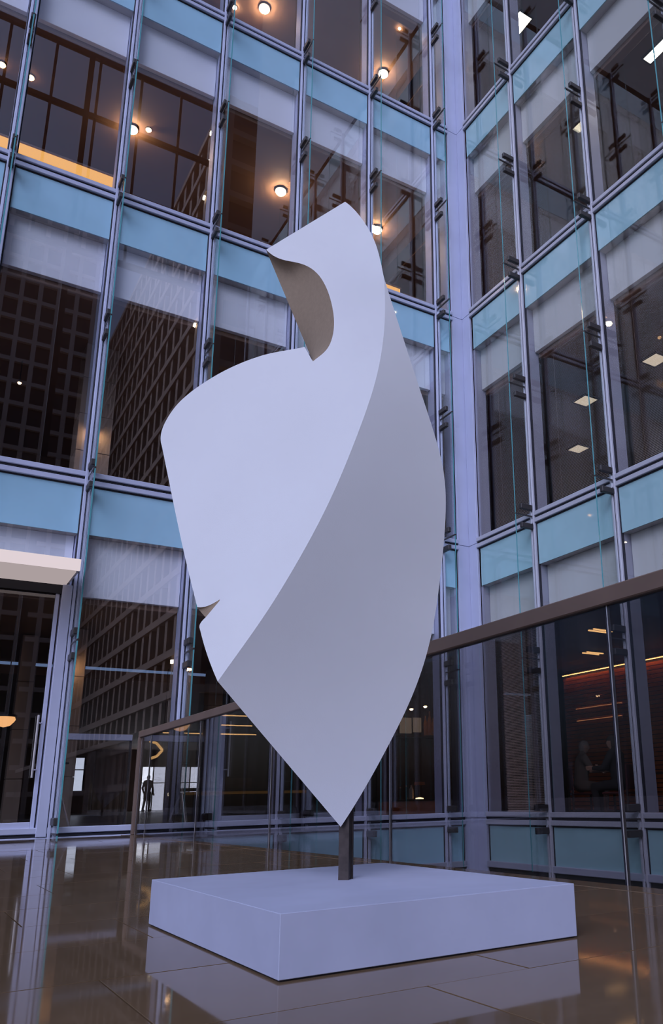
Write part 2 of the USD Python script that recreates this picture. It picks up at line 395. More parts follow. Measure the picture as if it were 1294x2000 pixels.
def patch(boundary, extra=(), step=9.0):
    "smooth surface spanning a closed px,py,w boundary -> vertices (px,py,w), faces"
    bd = np.asarray(boundary); poly = Polygon(bd[:, :2])
    x0, y0, x1, y1 = poly.bounds
    g = np.stack(np.meshgrid(np.arange(x0, x1, step), np.arange(y0, y1, step)), -1).reshape(-1, 2)
    g[:, 0] += np.where((np.round((g[:, 1] - y0) / step) % 2) == 1, step / 2, 0)
    inner = poly.buffer(-step * 0.5)
    g = g[shapely.contains_xy(inner, g[:, 0], g[:, 1])]
    ctrl = np.vstack([bd[::2]] + ([np.array(extra, float)] if len(extra) else []))
    f = RBFInterpolator(ctrl[:, :2] / 100, ctrl[:, 2], kernel='thin_plate_spline', smoothing=1e-4)
    v = np.vstack([bd, np.c_[g, f(g / 100)]])
    tri = Delaunay(v[:, :2]).simplices
    c = v[tri][:, :, :2].mean(1)
    tri = tri[shapely.contains_xy(poly, c[:, 0], c[:, 1])]
    a, b, d = v[tri[:, 0], :2], v[tri[:, 1], :2], v[tri[:, 2], :2]
    area = (b[:, 0] - a[:, 0]) * (d[:, 1] - a[:, 1]) - (b[:, 1] - a[:, 1]) * (d[:, 0] - a[:, 0])
    tri = tri[np.abs(area) > 1e-3]; area = area[np.abs(area) > 1e-3]
    tri[area > 0] = tri[area > 0][:, ::-1]           # image y points down: front faces look at the viewer
    return v, tri

to3 = lambda v: np.array([s3(*p) for p in v])
def strip(a, b):
    n = len(a); v = np.vstack([to3(a), to3(b)])
    f = [(i, i + 1, n + i) for i in range(n - 1)] + [(i + 1, n + i + 1, n + i) for i in range(n - 1)]
    return trimesh.Trimesh(v, np.array(f), process=False)

white_loop = loop(crease, right_up, top, s_curve, slit, belly_top, belly_side, notch_up, notch_low, heel, heel_side)
grey_loop = np.vstack([low_left[:-1], right_low[:-1], crease[::-1][:-1]])
sculpture = holder('sculpture', label='tall white twisted abstract sculpture tapering to a point above the plinth', cat='sculpture')
v, f = patch(white_loop); front = [v]
obj('facet', (to3(v), f), 'paint_white', sculpture, smooth=True, label='bright white curling face of the sculpture')
v, f = patch(grey_loop); front.append(v)
obj('facet', (to3(v), f), 'paint_white', sculpture, smooth=True, label='shaded curved face tapering to the lower point')
# hollow cut under the curl: from the S edge back to a straight rear edge
n = len(s_curve)
rear = np.c_[np.linspace(519.5, 610.5, n), np.linspace(488.5, 706, n), np.linspace(s_curve[0, 2] - .04, s_curve[-1, 2] - .30, n)]
t_s = np.linspace(0, 1, n)
mid = 0.5 * (s_curve + rear); mid[:, 2] -= 0.02 * np.sin(np.pi * t_s)
h_mesh = cat(strip(s_curve, mid), strip(mid, rear)); h_mesh.merge_vertices()
obj('cut_face', h_mesh, 'cut_taupe', sculpture, smooth=True, label='hollow cut face under the curl')
nl = spline([(384, 1186, notch_up[0, 2] - .02), (404, 1209, notch_low[-1, 2] - .03)], 12)
obj('cut_face', strip(notch_up, nl), 'cut_taupe', sculpture, label='small cut face inside the notch')
# back: same outline a little smaller and further from the viewer
back_loop = np.vstack([right_low[:-1], right_up[:-1], top[:-1], rear[:-1], slit[:-1], belly_top[:-1], belly_side[:-1], notch_up[:-1], notch_low[:-1], heel[:-1], heel_side[:-1], low_left[:-1]])
pl = Polygon(back_loop[:, :2]).buffer(0)
bl = back_loop.copy()
cxy = np.array([610, 1000.0])
bl[:, 2] -= 0.035
d = cxy - bl[:, :2]; bl[:, :2] += d / np.linalg.norm(d, axis=1, keepdims=True) * 1.5
r0 = len(right_low) + len(right_up) + len(top) - 3
bl[r0:r0 + n - 1] = rear[:-1]
v, f = patch(bl, extra=[(620, 1300, -.25), (640, 1100, -.5), (500, 950, -.6), (700, 850, -.55), (700, 600, -.55)])
from scipy.interpolate import LinearNDInterpolator
front.append(mid[1:-1]); front.append(rear[1:-1])
ff = LinearNDInterpolator(np.vstack(front)[:, :2], np.vstack(front)[:, 2], fill_value=1.0)
k = np.arange(len(v)) >= len(bl)
v[k, 2] = np.minimum(v[k, 2], ff(v[k, :2]) - 0.03)
obj('back_face', (to3(v), f[:, ::-1]), 'paint_white', sculpture, smooth=True)
outer = back_loop
sel = np.r_[np.arange(len(outer)), 0]
obj('edge_band', strip(outer[sel], bl[sel]), 'paint_white', sculpture)
# steel post: rolled H section, turned a little to the view
A0, A1, A2 = hit(660, 1719, 2, 0.1462), P1, hit(688.5, 1716.5, 2, 0.1462)
ex = (A1 - A0)[:2]; PW = np.linalg.norm(ex); ex /= PW
ey = np.array([-ex[1], ex[0]])
if ey @ NH[:2] < 0: ey = -ey
def post_box(a, b, c, d_, z0, z1):
    b_ = box(a, b, c, d_, z0, z1); vv = np.array(b_.vertices)
    xy = A0[:2] + vv[:, :1] * ex + vv[:, 1:2] * ey
    return trimesh.Trimesh(np.c_[xy, vv[:, 2]], b_.faces, process=False)
PD = 0.045
post = cat(post_box(0, PW, 0, 0.007, 0.1462, 0.56), post_box(0, PW, PD - 0.007, PD, 0.1462, 0.56), post_box(PW * 0.42, PW * 0.58, 0.007, PD - 0.007, 0.1462, 0.56),
           post_box(PW - 0.012, PW - 0.004, 0.007, PD - 0.007, 0.1462, 0.56))
trimesh.repair.fix_normals(post)
obj('post', post, 'post_steel', sculpture, label='dark steel post carrying the sculpture')


# ---------------------------------------------------------------- glass balustrade along the floor edge
bal = holder('glass_balustrade', (XE, 0, 0), label='frameless glass balustrade with a brown metal top rail along the floor edge', cat='balustrade')
BJ = [-1.5, 0.63, 2.757, 4.885, 7.01, 9.14, 11.27, 11.76]
for a, b in zip(BJ[:-1], BJ[1:]):
    obj('glass_panel', box(-0.0075, 0.0075, a + 0.008, b - 0.008, -0.22, 1.29), 'balustrade_glass', bal)
    obj('joint_strip', box(-0.0085, 0.0085, b - 0.008, b - 0.002, -0.2, 1.28), 'stainless', bal)
    obj('joint_strip', box(-0.0085, 0.0085, b - 0.002, b + 0.008, -0.2, 1.28), 'gasket', bal)
obj('top_rail', rbox(-0.035, 0.035, -1.5, 11.86, 1.276, 1.362, 0.006), 'bronze_rail', bal)
obj('end_post', rbox(-0.04, 0.04, 11.78, 11.86, 0.001, 1.278, 0.005), 'bronze_rail', bal)

# ---------------------------------------------------------------- entrance door on the left facade
door = UsdGeom.Xform.Define(stage, '/World/door_1').GetPrim(); tag(door, kind='structure')
obj('canopy', rbox(-2.4, 1.68, 11.2, DA + 0.02, 3.365, 3.52, 0.004), 'stainless', door)
obj('light_fascia', rbox(-2.4, 1.68, 11.16, 11.2, 3.365, 3.52, 0.004), 'fascia_added_glow', door)  # glow added to brighten the canopy edge
obj('canopy_soffit', rbox(-2.36, 1.64, 11.20, DA + 0.02, 3.345, 3.364, 0.003), 'soffit_added_glow', door)  # underside brightness added as emission
obj('head', box(-1.3, 1.72, DA - 0.02, DA + 0.10, 3.22, 3.345), 'gasket', door)
obj('jamb_post', rbox(1.60, 1.725, DA - 0.06, DA + 0.10, 0.01, 3.345), 'aluminium', door)
for a, b in ((-1.2, 0.17), (0.19, 1.58)):
    obj('leaf_glass', box(a + 0.05, b - 0.05, DA + 0.02, DA + 0.032, 0.2, 3.2), 'vision_glass', door)
    obj('stile', rbox(a, a + 0.05, DA, DA + 0.05, 0.02, 3.22), 'aluminium', door)
    obj('stile', rbox(b - 0.05, b, DA, DA + 0.05, 0.02, 3.22), 'aluminium', door)
    obj('bottom_rail', rbox(a + 0.05, b - 0.05, DA, DA + 0.05, 0.02, 0.2), 'aluminium', door)
    obj('transom_pane', box(a, b, DA, DA + 0.012, 3.52, TZ[1] - 0.84), 'vision_glass', door)
h_ = cat(tube([(1.48, DA - 0.06, 0.75), (1.48, DA - 0.06, 1.55)], 0.014), tube([(1.48, DA - 0.06, 0.85), (1.53, DA + 0.01, 0.85)], 0.009), tube([(1.48, DA - 0.06, 1.45), (1.53, DA + 0.01, 1.45)], 0.009))
obj('handle', h_, 'stainless', door)

# ---------------------------------------------------------------- lobby behind the left facade, ground floor
obj('floor', box(-4.4, 19, DA + 0.1, 47, -0.12, 0.0), 'dark_floor', kind='structure')
obj('ceiling', box(-4.4, 19, YB, 47, 3.2, 3.4), 'dark_ceiling', kind='structure')
obj('wall_left', box(-4.6, -4.4, DA + 0.3, 47, 0, 3.4), 'dark_wall', kind='structure')
obj('wall_right', box(17.0, 17.2, 22, 47, 0, 3.4), 'dark_wall', kind='structure')
obj('wall_far', box(-4.4, 11.05, 46.8, 47, 0, 3.3), 'dark_wall', kind='structure')
obj('wall_far', box(14.4, 17.0, 46.8, 47, 0, 3.3), 'dark_wall', kind='structure')
obj('wall_far', box(11.05, 14.4, 46.8, 47, 2.35, 3.3), 'dark_wall', kind='structure')
obj('wall_partition', box(7.1, 17.0, 21.0, 21.2, 0, 3.4), 'wood_dark', kind='structure')
def lit_opening(name, x0, x1, y, z0, z1, cols, mats):
    t = UsdGeom.Xform.Define(stage, '/World/' + name).GetPrim(); tag(t, kind='structure')
    xs = np.linspace(x0, x1, cols + 1)
    for k in range(cols):
        obj('pane', box(xs[k] + 0.03, xs[k + 1] - 0.03, y, y + 0.03, z0, z1), mats[k % len(mats)], t)
    for x in xs:
        obj('frame', box(x - 0.03, x + 0.03, y - 0.04, y + 0.05, z0 - 0.02, z1 + 0.05), 'steel_dark', t)
    obj('head', box(x0, x1, y - 0.04, y + 0.05, z1, z1 + 0.06), 'steel_dark', t)
    obj('bar', box(x0, x1, y - 0.04, y + 0.02, z0 + 0.62 * (z1 - z0), z0 + 0.62 * (z1 - z0) + 0.04), 'steel_dark', t)
    return t
glow('day_side', (0.72, 0.78, 1.0), 0.7)
glow('day_bright', (0.80, 0.86, 1.0), 5.5)
glow('day_mid', (0.74, 0.80, 1.0), 2.6)
glow('day_low', (0.72, 0.76, 1.0), 1.4)
lit_opening('door_2', 11.08, 14.4, 46.7, 0.02, 2.3, 5, ['day_bright', 'day_mid', 'day_low', 'day_low', 'day_mid'])
pa, pb = hit(120, 1480, 1, 40), hit(161, 1540, 1, 40)
lit_opening('window_90', pa[0], pb[0], 40, 1.0, pa[2], 2, ['day_side', 'day_side'])
def column_box(px0, px1, y, z0, z1, mat_='beige_stone', name='column', **kw):
    a, b = hit(px0, 1450, 1, y)[0], hit(px1, 1450, 1, y)[0]
    o = UsdGeom.Xform.Define(stage, '/World/' + numbered('/World', name)).GetPrim(); tag(o, kind='structure')
    for k in range(4):
        za, zb = z0 + (z1 - z0) * k / 4, z0 + (z1 - z0) * (k + 1) / 4
        obj('cladding', rbox(a, b, y, y + (b - a), za + 0.004, zb - 0.004, 0.006), mat_, o)
    return a, b
column_box(104, 152, 15.5, 0, 3.45)
column_box(20, 52, 16.5, 0, 3.45)
column_box(402, 430, 18.6, 0, 3.38)
column_box(560, 590, 19.5, 0, 3.38, 'wood_dark')

def thing_box(name, mat_, px0, py0, px1, py1, y, depth, label, cat_, extra=None):
    "an upright boxy thing whose front face spans two pixels at distance y"
    a, b = hit(px0, py1, 1, y), hit(px1, py0, 1, y)
    t = holder(name, (a[0], y, 0), label=label, cat=cat_)
    return t, b[0] - a[0], a[2], b[2], depth
# reception desk with amber-lit front
dk = holder('reception_desk', (6.1, 17.2, 0), label='long dark reception desk with an amber lit strip, in the lobby', cat='desk')
obj('body', rbox(-1.1, 1.6, 0.05, 0.7, 0.0, 0.52, 0.01), 'wood_dark', dk)
obj('worktop', rbox(-1.15, 1.65, -0.02, 0.75, 0.62, 0.68, 0.01), 'wood_dark', dk)
obj('light_strip', box(-1.08, 1.58, 0.06, 0.1, 0.545, 0.60), 'cove_low', dk) if 'cove_low' in L else None
# storage cabinets standing against the lobby partition
for q, (px0, px1, py) in enumerate([(438, 492, 1520), (498, 527, 1527), (340, 388, 1548)]):
    y = 19.2; a, b = hit(px0, py, 1, y), hit(px1, py, 1, y)
    lab = ['wide brown lobby cabinet left of the dark cabinet', 'narrow near-black lobby cabinet beside the wide brown one', 'low brown lobby cabinet behind the balustrade, near the person'][q]
    t = holder('cabinet', (a[0], y, 0), label=lab, cat='cabinet')
    w_ = b[0] - a[0]
    obj('body', rbox(0, w_, 0.02, 0.5, 0.0, a[2], 0.008), 'wood_dark' if q == 1 else 'wood_brown', t)
    obj('door', rbox(0.01, w_ / 2 - 0.004, 0.0, 0.02, 0.06, a[2] - 0.02, 0.004), 'wood_dark' if q == 1 else 'wood_brown', t)
    obj('door', rbox(w_ / 2 + 0.004, w_ - 0.01, 0.0, 0.02, 0.06, a[2] - 0.02, 0.004), 'wood_dark' if q == 1 else 'wood_brown', t)
# glass screen standing just inside
gs = holder('glass_screen', (0, 12.9, 0), label='low glass lobby screen with a pale metal top band, just inside the facade', cat='glass screen')
xa, xb, xc, xd = (hit(p, 1440, 1, 12.9)[0] for p in (108, 258, 280, 398))
zs = hit(300, 1436, 1, 12.9)[2]
for a, b in ((xa, xb), (xc, xd)):
    obj('glass_panel', box(a, b, -0.006, 0.006, 0.02, zs - 0.09), 'clear_glass', gs)
    obj('top_band', rbox(a, b, -0.03, 0.03, zs - 0.09, zs, 0.006), 'aluminium', gs)
    obj('post', rbox(b - 0.03, b, -0.025, 0.025, 0.0, zs - 0.09, 0.004), 'steel_dark', gs)
# linear amber lights under the lobby ceiling
for q, (p0, p1, lab) in enumerate([((432, 1397), (482, 1399), 'short topmost amber linear lamp in the lobby'), ((425, 1416), (492, 1417), 'middle amber linear lamp of the three in the lobby'), ((318, 1431), (500, 1432), 'longest and lowest amber linear lamp in the lobby')]):
    y = 18.3 + 0.35 * q; a, b = hit(*p0, 1, y), hit(*p1, 1, y)
    t = holder('linear_lamp', tuple(a), label=lab, cat='lamp')
    ln = b[0] - a[0]
    obj('housing', rbox(0, ln, -0.02, 0.02, 0.012, 0.04, 0.004), 'steel_dark', t)
    obj('tube', box(0, ln, -0.012, 0.012, -0.012, 0.012), 'lamp_amber', t)
    obj('hanger', tube([(0.1, 0, 0.04), (0.1, 0, TZ[1] - 1.5 - a[2])], 0.005, 6), 'steel_dark', t)
    obj('hanger', tube([(ln - 0.1, 0, 0.04), (ln - 0.1, 0, TZ[1] - 1.5 - a[2])], 0.005, 6), 'steel_dark', t)
# tripod stand inside the door
tp = hit(112, 1612, 1, 12.6)
tr = holder('tripod_stand', (tp[0], 12.6, 0.0), label='slim silver tripod stand on the lobby floor beside the door frame', cat='stand')
obj('pole', tube([(0, 0, 0.3), (0, 0, 0.95)], 0.016), 'stainless', tr)
for an in (20, 140, 260):
    c, s_ = math.cos(math.radians(an)), math.sin(math.radians(an))
    obj('leg', cat(tube([(0, 0, 0.55), (0.2 * c, 0.2 * s_, 0.02)], 0.013), tube([(0.185 * c, 0.185 * s_, 0.055), (0.205 * c, 0.205 * s_, 0.004)], 0.018)), 'stainless', tr)
obj('head_plate', rbox(-0.06, 0.06, -0.06, 0.06, 0.95, 0.975, 0.006), 'steel_dark', tr)

# ---------------------------------------------------------------- people
def figure(name, loc, rz, joints, bones, head, label, cloth_parts, hair, skin='skin'):
    t = holder(name, loc, rz, label=label, cat='person')
    J = {k: (np.array(v[:3], float), v[3]) for k, v in joints.items()}
    def blob(pairs, taub=8):
        ms = []
        for ks in pairs:
            sp = [m3.Manifold.sphere(J[k][1], 20).translate(J[k][0].tolist()) for k in ks]
            ms.append(m3.Manifold.batch_hull(sp))
        m = m3.Manifold.batch_boolean(ms, m3.OpType.Add).refine_to_length(0.025).to_mesh()
        tm = trimesh.Trimesh(m.vert_properties[:, :3], m.tri_verts, process=True)
        return trimesh.smoothing.filter_taubin(tm, iterations=taub)
    obj('body', blob(bones), cloth_parts, t, smooth=True)
    hx = J['head'][0]
    hm = trimesh.creation.icosphere(3, 0.1); v = hm.vertices
    v *= [0.78, 0.95, 1.22]; nose = np.exp(-((v[:, 0] / 0.016) ** 2 + ((v[:, 2] + 0.012) / 0.03) ** 2)) * (v[:, 1] < 0)
    v[:, 1] -= 0.02 * nose
    brow = np.exp(-((np.abs(v[:, 0]) - 0.032) / 0.016) ** 2 - ((v[:, 2] - 0.015) / 0.014) ** 2) * (v[:, 1] < -0.05)
    v[:, 1] += 0.008 * brow
    v[:, 0] *= np.where(v[:, 2] < -0.03, 0.86, 1.0)
    for sx in (-1, 1):
        e = trimesh.creation.icosphere(2, 0.022); e.apply_scale([0.4, 0.7, 1.3]); e.apply_translation([sx * 0.078, 0.005, 0.0]); hm = cat(hm, e)
    hm.apply_translation(hx); obj('head', hm, skin, t, smooth=True)
    hr = trimesh.creation.icosphere(3, 0.104); w_ = hr.vertices
    w_ *= [0.82, 0.98, 1.24]; hr.update_faces((hr.vertices[hr.faces].mean(1)[:, 2] > 0.035) | (hr.vertices[hr.faces].mean(1)[:, 1] > 0.02) & (hr.vertices[hr.faces].mean(1)[:, 2] > -0.07))
    hr.remove_unreferenced_vertices(); hr.apply_translation(hx); obj('hair', hr, hair, t, smooth=True)
    for side, hk in (('l', 'hand_l'), ('r', 'hand_r')):
        hp, ek = J[hk][0], J['elbow_' + side][0]
        ax = (hp - ek) / np.linalg.norm(hp - ek); sd = np.cross(ax, [0, 1, 0]); sd /= max(np.linalg.norm(sd), 1e-6); nn = np.cross(ax, sd)
        ms = [m3.Manifold.batch_hull([m3.Manifold.sphere(0.018, 12).translate((hp + ax * a_ + sd * b_).tolist()) for a_, b_ in ((0, -0.018), (0, 0.018), (0.075, -0.028), (0.075, 0.028))])]
        for b_, ln in ((-0.03, 0.07), (-0.01, 0.08), (0.01, 0.075), (0.03, 0.06)):
            p0 = hp + ax * 0.075 + sd * b_; p1 = p0 + ax * ln * 0.55 + nn * 0.008; p2 = p1 + ax * ln * 0.42 + nn * 0.024
            ms += [m3.Manifold.batch_hull([m3.Manifold.sphere(0.009, 10).translate(p.tolist()) for p in q]) for q in ((p0, p1), (p1, p2))]
        p0 = hp + ax * 0.02 + sd * 0.03; p1 = p0 + sd * 0.028 + ax * 0.03
        ms.append(m3.Manifold.batch_hull([m3.Manifold.sphere(0.011, 10).translate(p.tolist()) for p in (p0, p1, p1 + ax * 0.03 + nn * 0.01)]))
        m = m3.Manifold.batch_boolean(ms, m3.OpType.Add).to_mesh()
        obj('hand', (m.vert_properties[:, :3], m.tri_verts), skin, t, smooth=40)
    return t
stand = dict(pelvis=(0, 0, .95, .135), belly=(0, 0, 1.12, .165), chest=(0, 0, 1.31, .175), shl=(.17, 0, 1.42, .07), shr=(-.17, 0, 1.42, .07), neck=(0, 0.01, 1.5, .055), head=(0, -.01, 1.63, .05), neck2=(0, 0, 1.57, .05),
             elbow_l=(.27, .02, 1.13, .05), elbow_r=(-.27, .02, 1.13, .05), wrist_l=(.25, -.1, .90, .036), wrist_r=(-.25, -.1, .90, .036), hand_l=(.25, -.11, .88, .03), hand_r=(-.25, -.11, .88, .03),
             hipl=(.09, 0, .9, .1), hipr=(-.09, 0, .9, .1), kneel=(.1, -.05, .5, .065), kneer=(-.1, .05, .5, .065), ankl=(.11, -.03, .09, .05), ankr=(-.11, .16, .1, .05), toel=(.12, -.2, .04, .038), toer=(-.12, 0.0, .04, .038), heell=(.11, .02, .045, .042), heelr=(-.11, .2, .045, .042))
stand_bones = [('pelvis', 'belly'), ('belly', 'chest'), ('chest', 'shl', 'shr', 'neck'), ('neck', 'neck2'), ('shl', 'elbow_l'), ('elbow_l', 'wrist_l'), ('shr', 'elbow_r'), ('elbow_r', 'wrist_r'), ('pelvis', 'hipl', 'hipr'), ('hipl', 'kneel'), ('hipr', 'kneer'), ('kneel', 'ankl'), ('kneer', 'ankr'), ('ankl', 'heell', 'toel'), ('ankr', 'heelr', 'toer')]
pp = hit(285, 1585, 1, 43)
figure('person', (pp[0], 43, 0.0), 15, stand, stand_bones, None, 'person standing in dark clothes, silhouetted against the bright lobby doorway', 'cloth_dark', 'hair_dark')
sit = dict(pelvis=(0, 0, .55, .14), belly=(0, -.02, .72, .135), chest=(0, -.05, .93, .145), shl=(.18, -.05, 1.03, .07), shr=(-.18, -.05, 1.03, .07), neck=(0, -.06, 1.1, .055), neck2=(0, -.08, 1.17, .05), head=(0, -.10, 1.23, .05),
           elbow_l=(.26, -.17, .80, .05), elbow_r=(-.26, -.17, .80, .05), wrist_l=(.15, -.40, .81, .036), wrist_r=(-.15, -.40, .81, .036), hand_l=(.14, -.42, .81, .03), hand_r=(-.14, -.42, .81, .03),
           hipl=(.1, 0, .53, .1), hipr=(-.1, 0, .53, .1), kneel=(.11, -.43, .5, .07), kneer=(-.11, -.43, .5, .07), ankl=(.11, -.4, .09, .05), ankr=(-.11, -.4, .09, .05), toel=(.12, -.56, .04, .038), toer=(-.12, -.56, .04, .038), heell=(.11, -.36, .045, .042), heelr=(-.11, -.36, .045, .042))
def chair(x, y, rz, label):
    t = holder('dining_chair', (x, y, 0.0), rz, label=label, cat='chair')
    obj('seat', rbox(-.22, .22, -.25, .2, .37, .41, .015), 'cloth_maroon', t)
    obj('backrest', rbox(-.21, .21, .19, .225, .45, .86, .015), 'cloth_maroon', t)
    for sx in (-.19, .19):
        obj('leg', rbox(sx - .018, sx + .018, -.23, -.195, 0, .37, .004), 'wood_dark', t)
        obj('leg', rbox(sx - .018, sx + .018, .185, .22, 0, .46, .004), 'wood_dark', t)
def diner(px, py, x, rz, lab, chair_lab, cloth, hair):
    p = hit(px, py, 0, x)
    figure('person', (x, p[1], 0.0), rz, sit, stand_bones, None, lab, cloth, hair)
    chair(x, p[1], rz, chair_lab)
    return p
d1 = diner(1130, 1470, 10.6, 60, 'seated person in a pale top with grey hair, behind the restaurant window', 'maroon chair under the grey-haired seated person', 'cloth_pale', 'hair_grey')
d2 = diner(1205, 1460, 10.3, 200, 'seated person in dark clothes, right of the grey-haired diner', 'maroon chair under the darkly dressed diner', 'cloth_dark', 'hair_dark')
tx, ty = 11.25, 0.5 * (d1[1] + d2[1]) - 0.3
tb = holder('restaurant_table', (tx, ty, 0), label='round dark restaurant table beside the seated diners', cat='table')
obj('tabletop', lathe([(0, .70), (.4, .70), (.42, .715), (.42, .73), (.4, .74), (0, .74)], 32), 'wood_dark', tb)
obj('pedestal', lathe([(0, 0), (.25, 0), (.25, .02), (.05, .05), (.04, .1), (.04, .66), (.1, .70), (0, .70)], 24), 'steel_dark', tb)

# ---------------------------------------------------------------- restaurant behind the right facade
obj('floor', box(DB + 0.26, XB, -1.5, YB, -0.12, 0.0), 'dark_floor', kind='structure')
XW = 14.2
wy0, wy1 = hit(1292, 1330, 0, XW)[1] - 1.5, hit(1100, 1330, 0, XW)[1]
zw = hit(1165, 1313, 0, XW)[2]
ww_ = UsdGeom.Xform.Define(stage, '/World/wall_timber').GetPrim(); tag(ww_, kind='structure')
obj('backing', box(XW + 0.02, XW + 0.1, wy0, wy1, 0, zw + 0.25), 'wood_dark', ww_)
nsl = 34
for k in range(nsl):
    za = zw * k / nsl
    obj('slat', box(XW - 0.012, XW + 0.02, wy0, wy1, za + 0.012, za + zw / nsl - 0.006), 'wood_red', ww_)
cl = holder('cove_lamp', (XW - 0.12, wy0, zw + 0.04), label='thin warm cove lamp along the top of the restaurant timber wall', cat='lamp')
obj('tube', box(-0.008, 0.008, 0.1, wy1 - wy0 - 0.1, -0.008, 0.008), 'lamp_warm_low', cl)
obj('housing', box(-0.05, 0.02, 0.05, wy1 - wy0 - 0.05, 0.014, 0.05), 'steel_dark', cl)
for q, (px, py, lab) in enumerate([(1172, 1230, 'twin-tube warm ceiling lamp of the restaurant, the nearer one'), (1157, 1274, 'twin-tube warm ceiling lamp of the restaurant, the farther one')]):
    z = TZ[1] - 1.52; p = hit(px, py, 2, z)
    t = holder('twin_tube_lamp', (p[0], p[1], z), 0, label=lab, cat='lamp')
    obj('plate', box(-0.28, 0.28, -0.12, 0.12, -0.01, 0.0), 'steel_dark', t)
    for sy in (-0.07, 0.07):
        obj('tube', box(-0.25, 0.25, sy - 0.014, sy + 0.014, -0.035, -0.011), 'lamp_amber', t)
# two thin amber lines of light across the restaurant
for q, (p0, p1, lab) in enumerate([((1108, 1376), (1198, 1380), 'upper thin amber light line across the restaurant'), ((1110, 1401), (1198, 1404), 'lower thin amber light line across the restaurant')]):
    a, b = hit(*p0, 0, XW - 0.3), hit(*p1, 0, XW - 0.3)
    t = holder('light_line', (XW - 0.03, b[1], 0.5 * (a[2] + b[2])), label=lab, cat='lamp')
    obj('tube', box(-0.006, 0.006, 0, a[1] - b[1], -0.005, 0.005), 'lamp_line', t)
    obj('bracket', box(0.0, 0.03, 0.1, 0.14, -0.02, -0.006), 'steel_dark', t)

# bar left of the corner, behind the left facade
yb = 16.2
def at_bar(px, py): return hit(px, py, 1, yb)
a, b = at_bar(762, 1562), at_bar(858, 1562)
bc = holder('bar_counter', (a[0], yb, 0), label='reddish wood bar counter behind the glass next to the facade corner', cat='counter')
obj('front', rbox(0, b[0] - a[0], 0.03, 0.55, 0, a[2] - 0.04, 0.006), 'wood_red', bc)
obj('top', rbox(-0.04, b[0] - a[0] + 0.04, -0.03, 0.6, a[2] - 0.04, a[2], 0.008), 'wood_dark', bc)
ctop = a[2]
lp = at_bar(828, 1560)
tl = holder('table_lamp', (lp[0], yb + 0.2, ctop), label='small amber table lamp on the bar counter', cat='table lamp')
hh = at_bar(828, 1527)[2] - ctop
obj('base', lathe([(0, 0), (.09, 0), (.09, .02), (.02, .035), (0, .035)], 20), 'lamp_dim', tl)
obj('stem', tube([(0, 0, .03), (0, 0, hh * .85)], .012), 'steel_dark', tl)
obj('shade', lathe([(.05, hh * .85), (.13, hh * .83), (.12, hh), (.05, hh * 1.02), (.05, hh * .85)], 24), 'shade_orange', tl)
for q, (px, lab) in enumerate([(790, 'thin dark bottle at the left end of the bar counter'), (802, 'slim bottle on the bar counter, left of the pale bottle')]):
    p = at_bar(px, 1560); hb = [0.27, 0.30][q]
    t = holder('bottle', (p[0], yb + 0.2, ctop), label=lab, cat='bottle')
    obj('glass_body', lathe([(0, 0), (.036, 0), (.038, .02), (.038, hb * .62), (.014, hb * .8), (.014, hb), (0, hb)], 16), 'bottle_glass', t, smooth=40)
    obj('cap', lathe([(0, hb - .03), (.016, hb - .03), (.016, hb + .004), (0, hb + .004)], 12), 'wood_red', t)
p = at_bar(814, 1560)
t = holder('bottle', (p[0], yb + 0.25, ctop), label='pale full bottle standing left of the amber table lamp', cat='bottle')
obj('glass_body', lathe([(0, 0), (.05, 0), (.052, .02), (.052, .2), (.02, .27), (.02, .33), (0, .33)], 16), 'paper', t, smooth=40)
obj('cap', lathe([(0, .31), (.023, .31), (.023, .345), (0, .345)], 12), 'wood_dark', t)
# lit panels and shelf high behind the bar
ys = 17.6
obj('wall_bar', box(hit(740, 1400, 1, ys)[0], 13.6, ys + 0.03, ys + 0.12, 0.0, TZ[1] - 1.5), 'wood_dark', kind='structure')
for q, (x0, y0, x1, y1, m_, lab) in enumerate([(780, 1402, 803, 1432, 'paper', 'pale lit notice board behind the bar, the left one'), (806, 1402, 822, 1430, 'paper', 'pale lit notice board behind the bar, the right one')]):
    a, b = hit(x0, y1, 1, ys), hit(x1, y0, 1, ys)
    t = holder('notice_board', (a[0], ys, a[2]), label=lab, cat='board')
    w_, h2 = b[0] - a[0], b[2] - a[2]
    obj('frame', rbox(-0.01, w_ + 0.01, 0.0, 0.03, -0.01, h2 + 0.01, 0.004), 'wood_dark', t)
    obj('sheet', box(0, w_, -0.004, 0.0, 0, h2), 'lit_sheet', t)
a, b = hit(772, 1437, 1, ys), hit(852, 1437, 1, ys)
sh = holder('bar_shelf', (a[0], ys - 0.25, a[2]), label='long dark shelf with bottles behind the bar', cat='shelf')
obj('board', rbox(0, b[0] - a[0], 0, 0.25, -0.04, 0.0, 0.006), 'wood_dark', sh)
for k in range(2): obj('support', box(0.3 + k * (b[0] - a[0] - 0.6), 0.34 + k * (b[0] - a[0] - 0.6), 0.2, 0.28, -0.25, -0.04), 'steel_dark', sh)
for q, px in enumerate((826, 834, 841)):
    p = hit(px, 1437, 1, ys); hb = (0.5, 0.62, 0.45)[q]
    t = holder('shelf_bottle', (p[0], ys - 0.12, p[2]), label=('amber bottle on the bar shelf, nearest the notice boards', 'tallest amber bottle on the bar shelf', 'amber bottle on the bar shelf, nearest the facade corner')[q], cat='bottle')
    obj('glass_body', lathe([(0, 0), (.05, 0), (.052, .02), (.052, hb * .6), (.02, hb * .8), (.02, hb), (0, hb)], 16), 'bottle_amber', t, smooth=40)
    obj('cap', lathe([(0, hb - .02), (.024, hb - .02), (.024, hb + .03), (0, hb + .03)], 12), 'steel_dark', t)

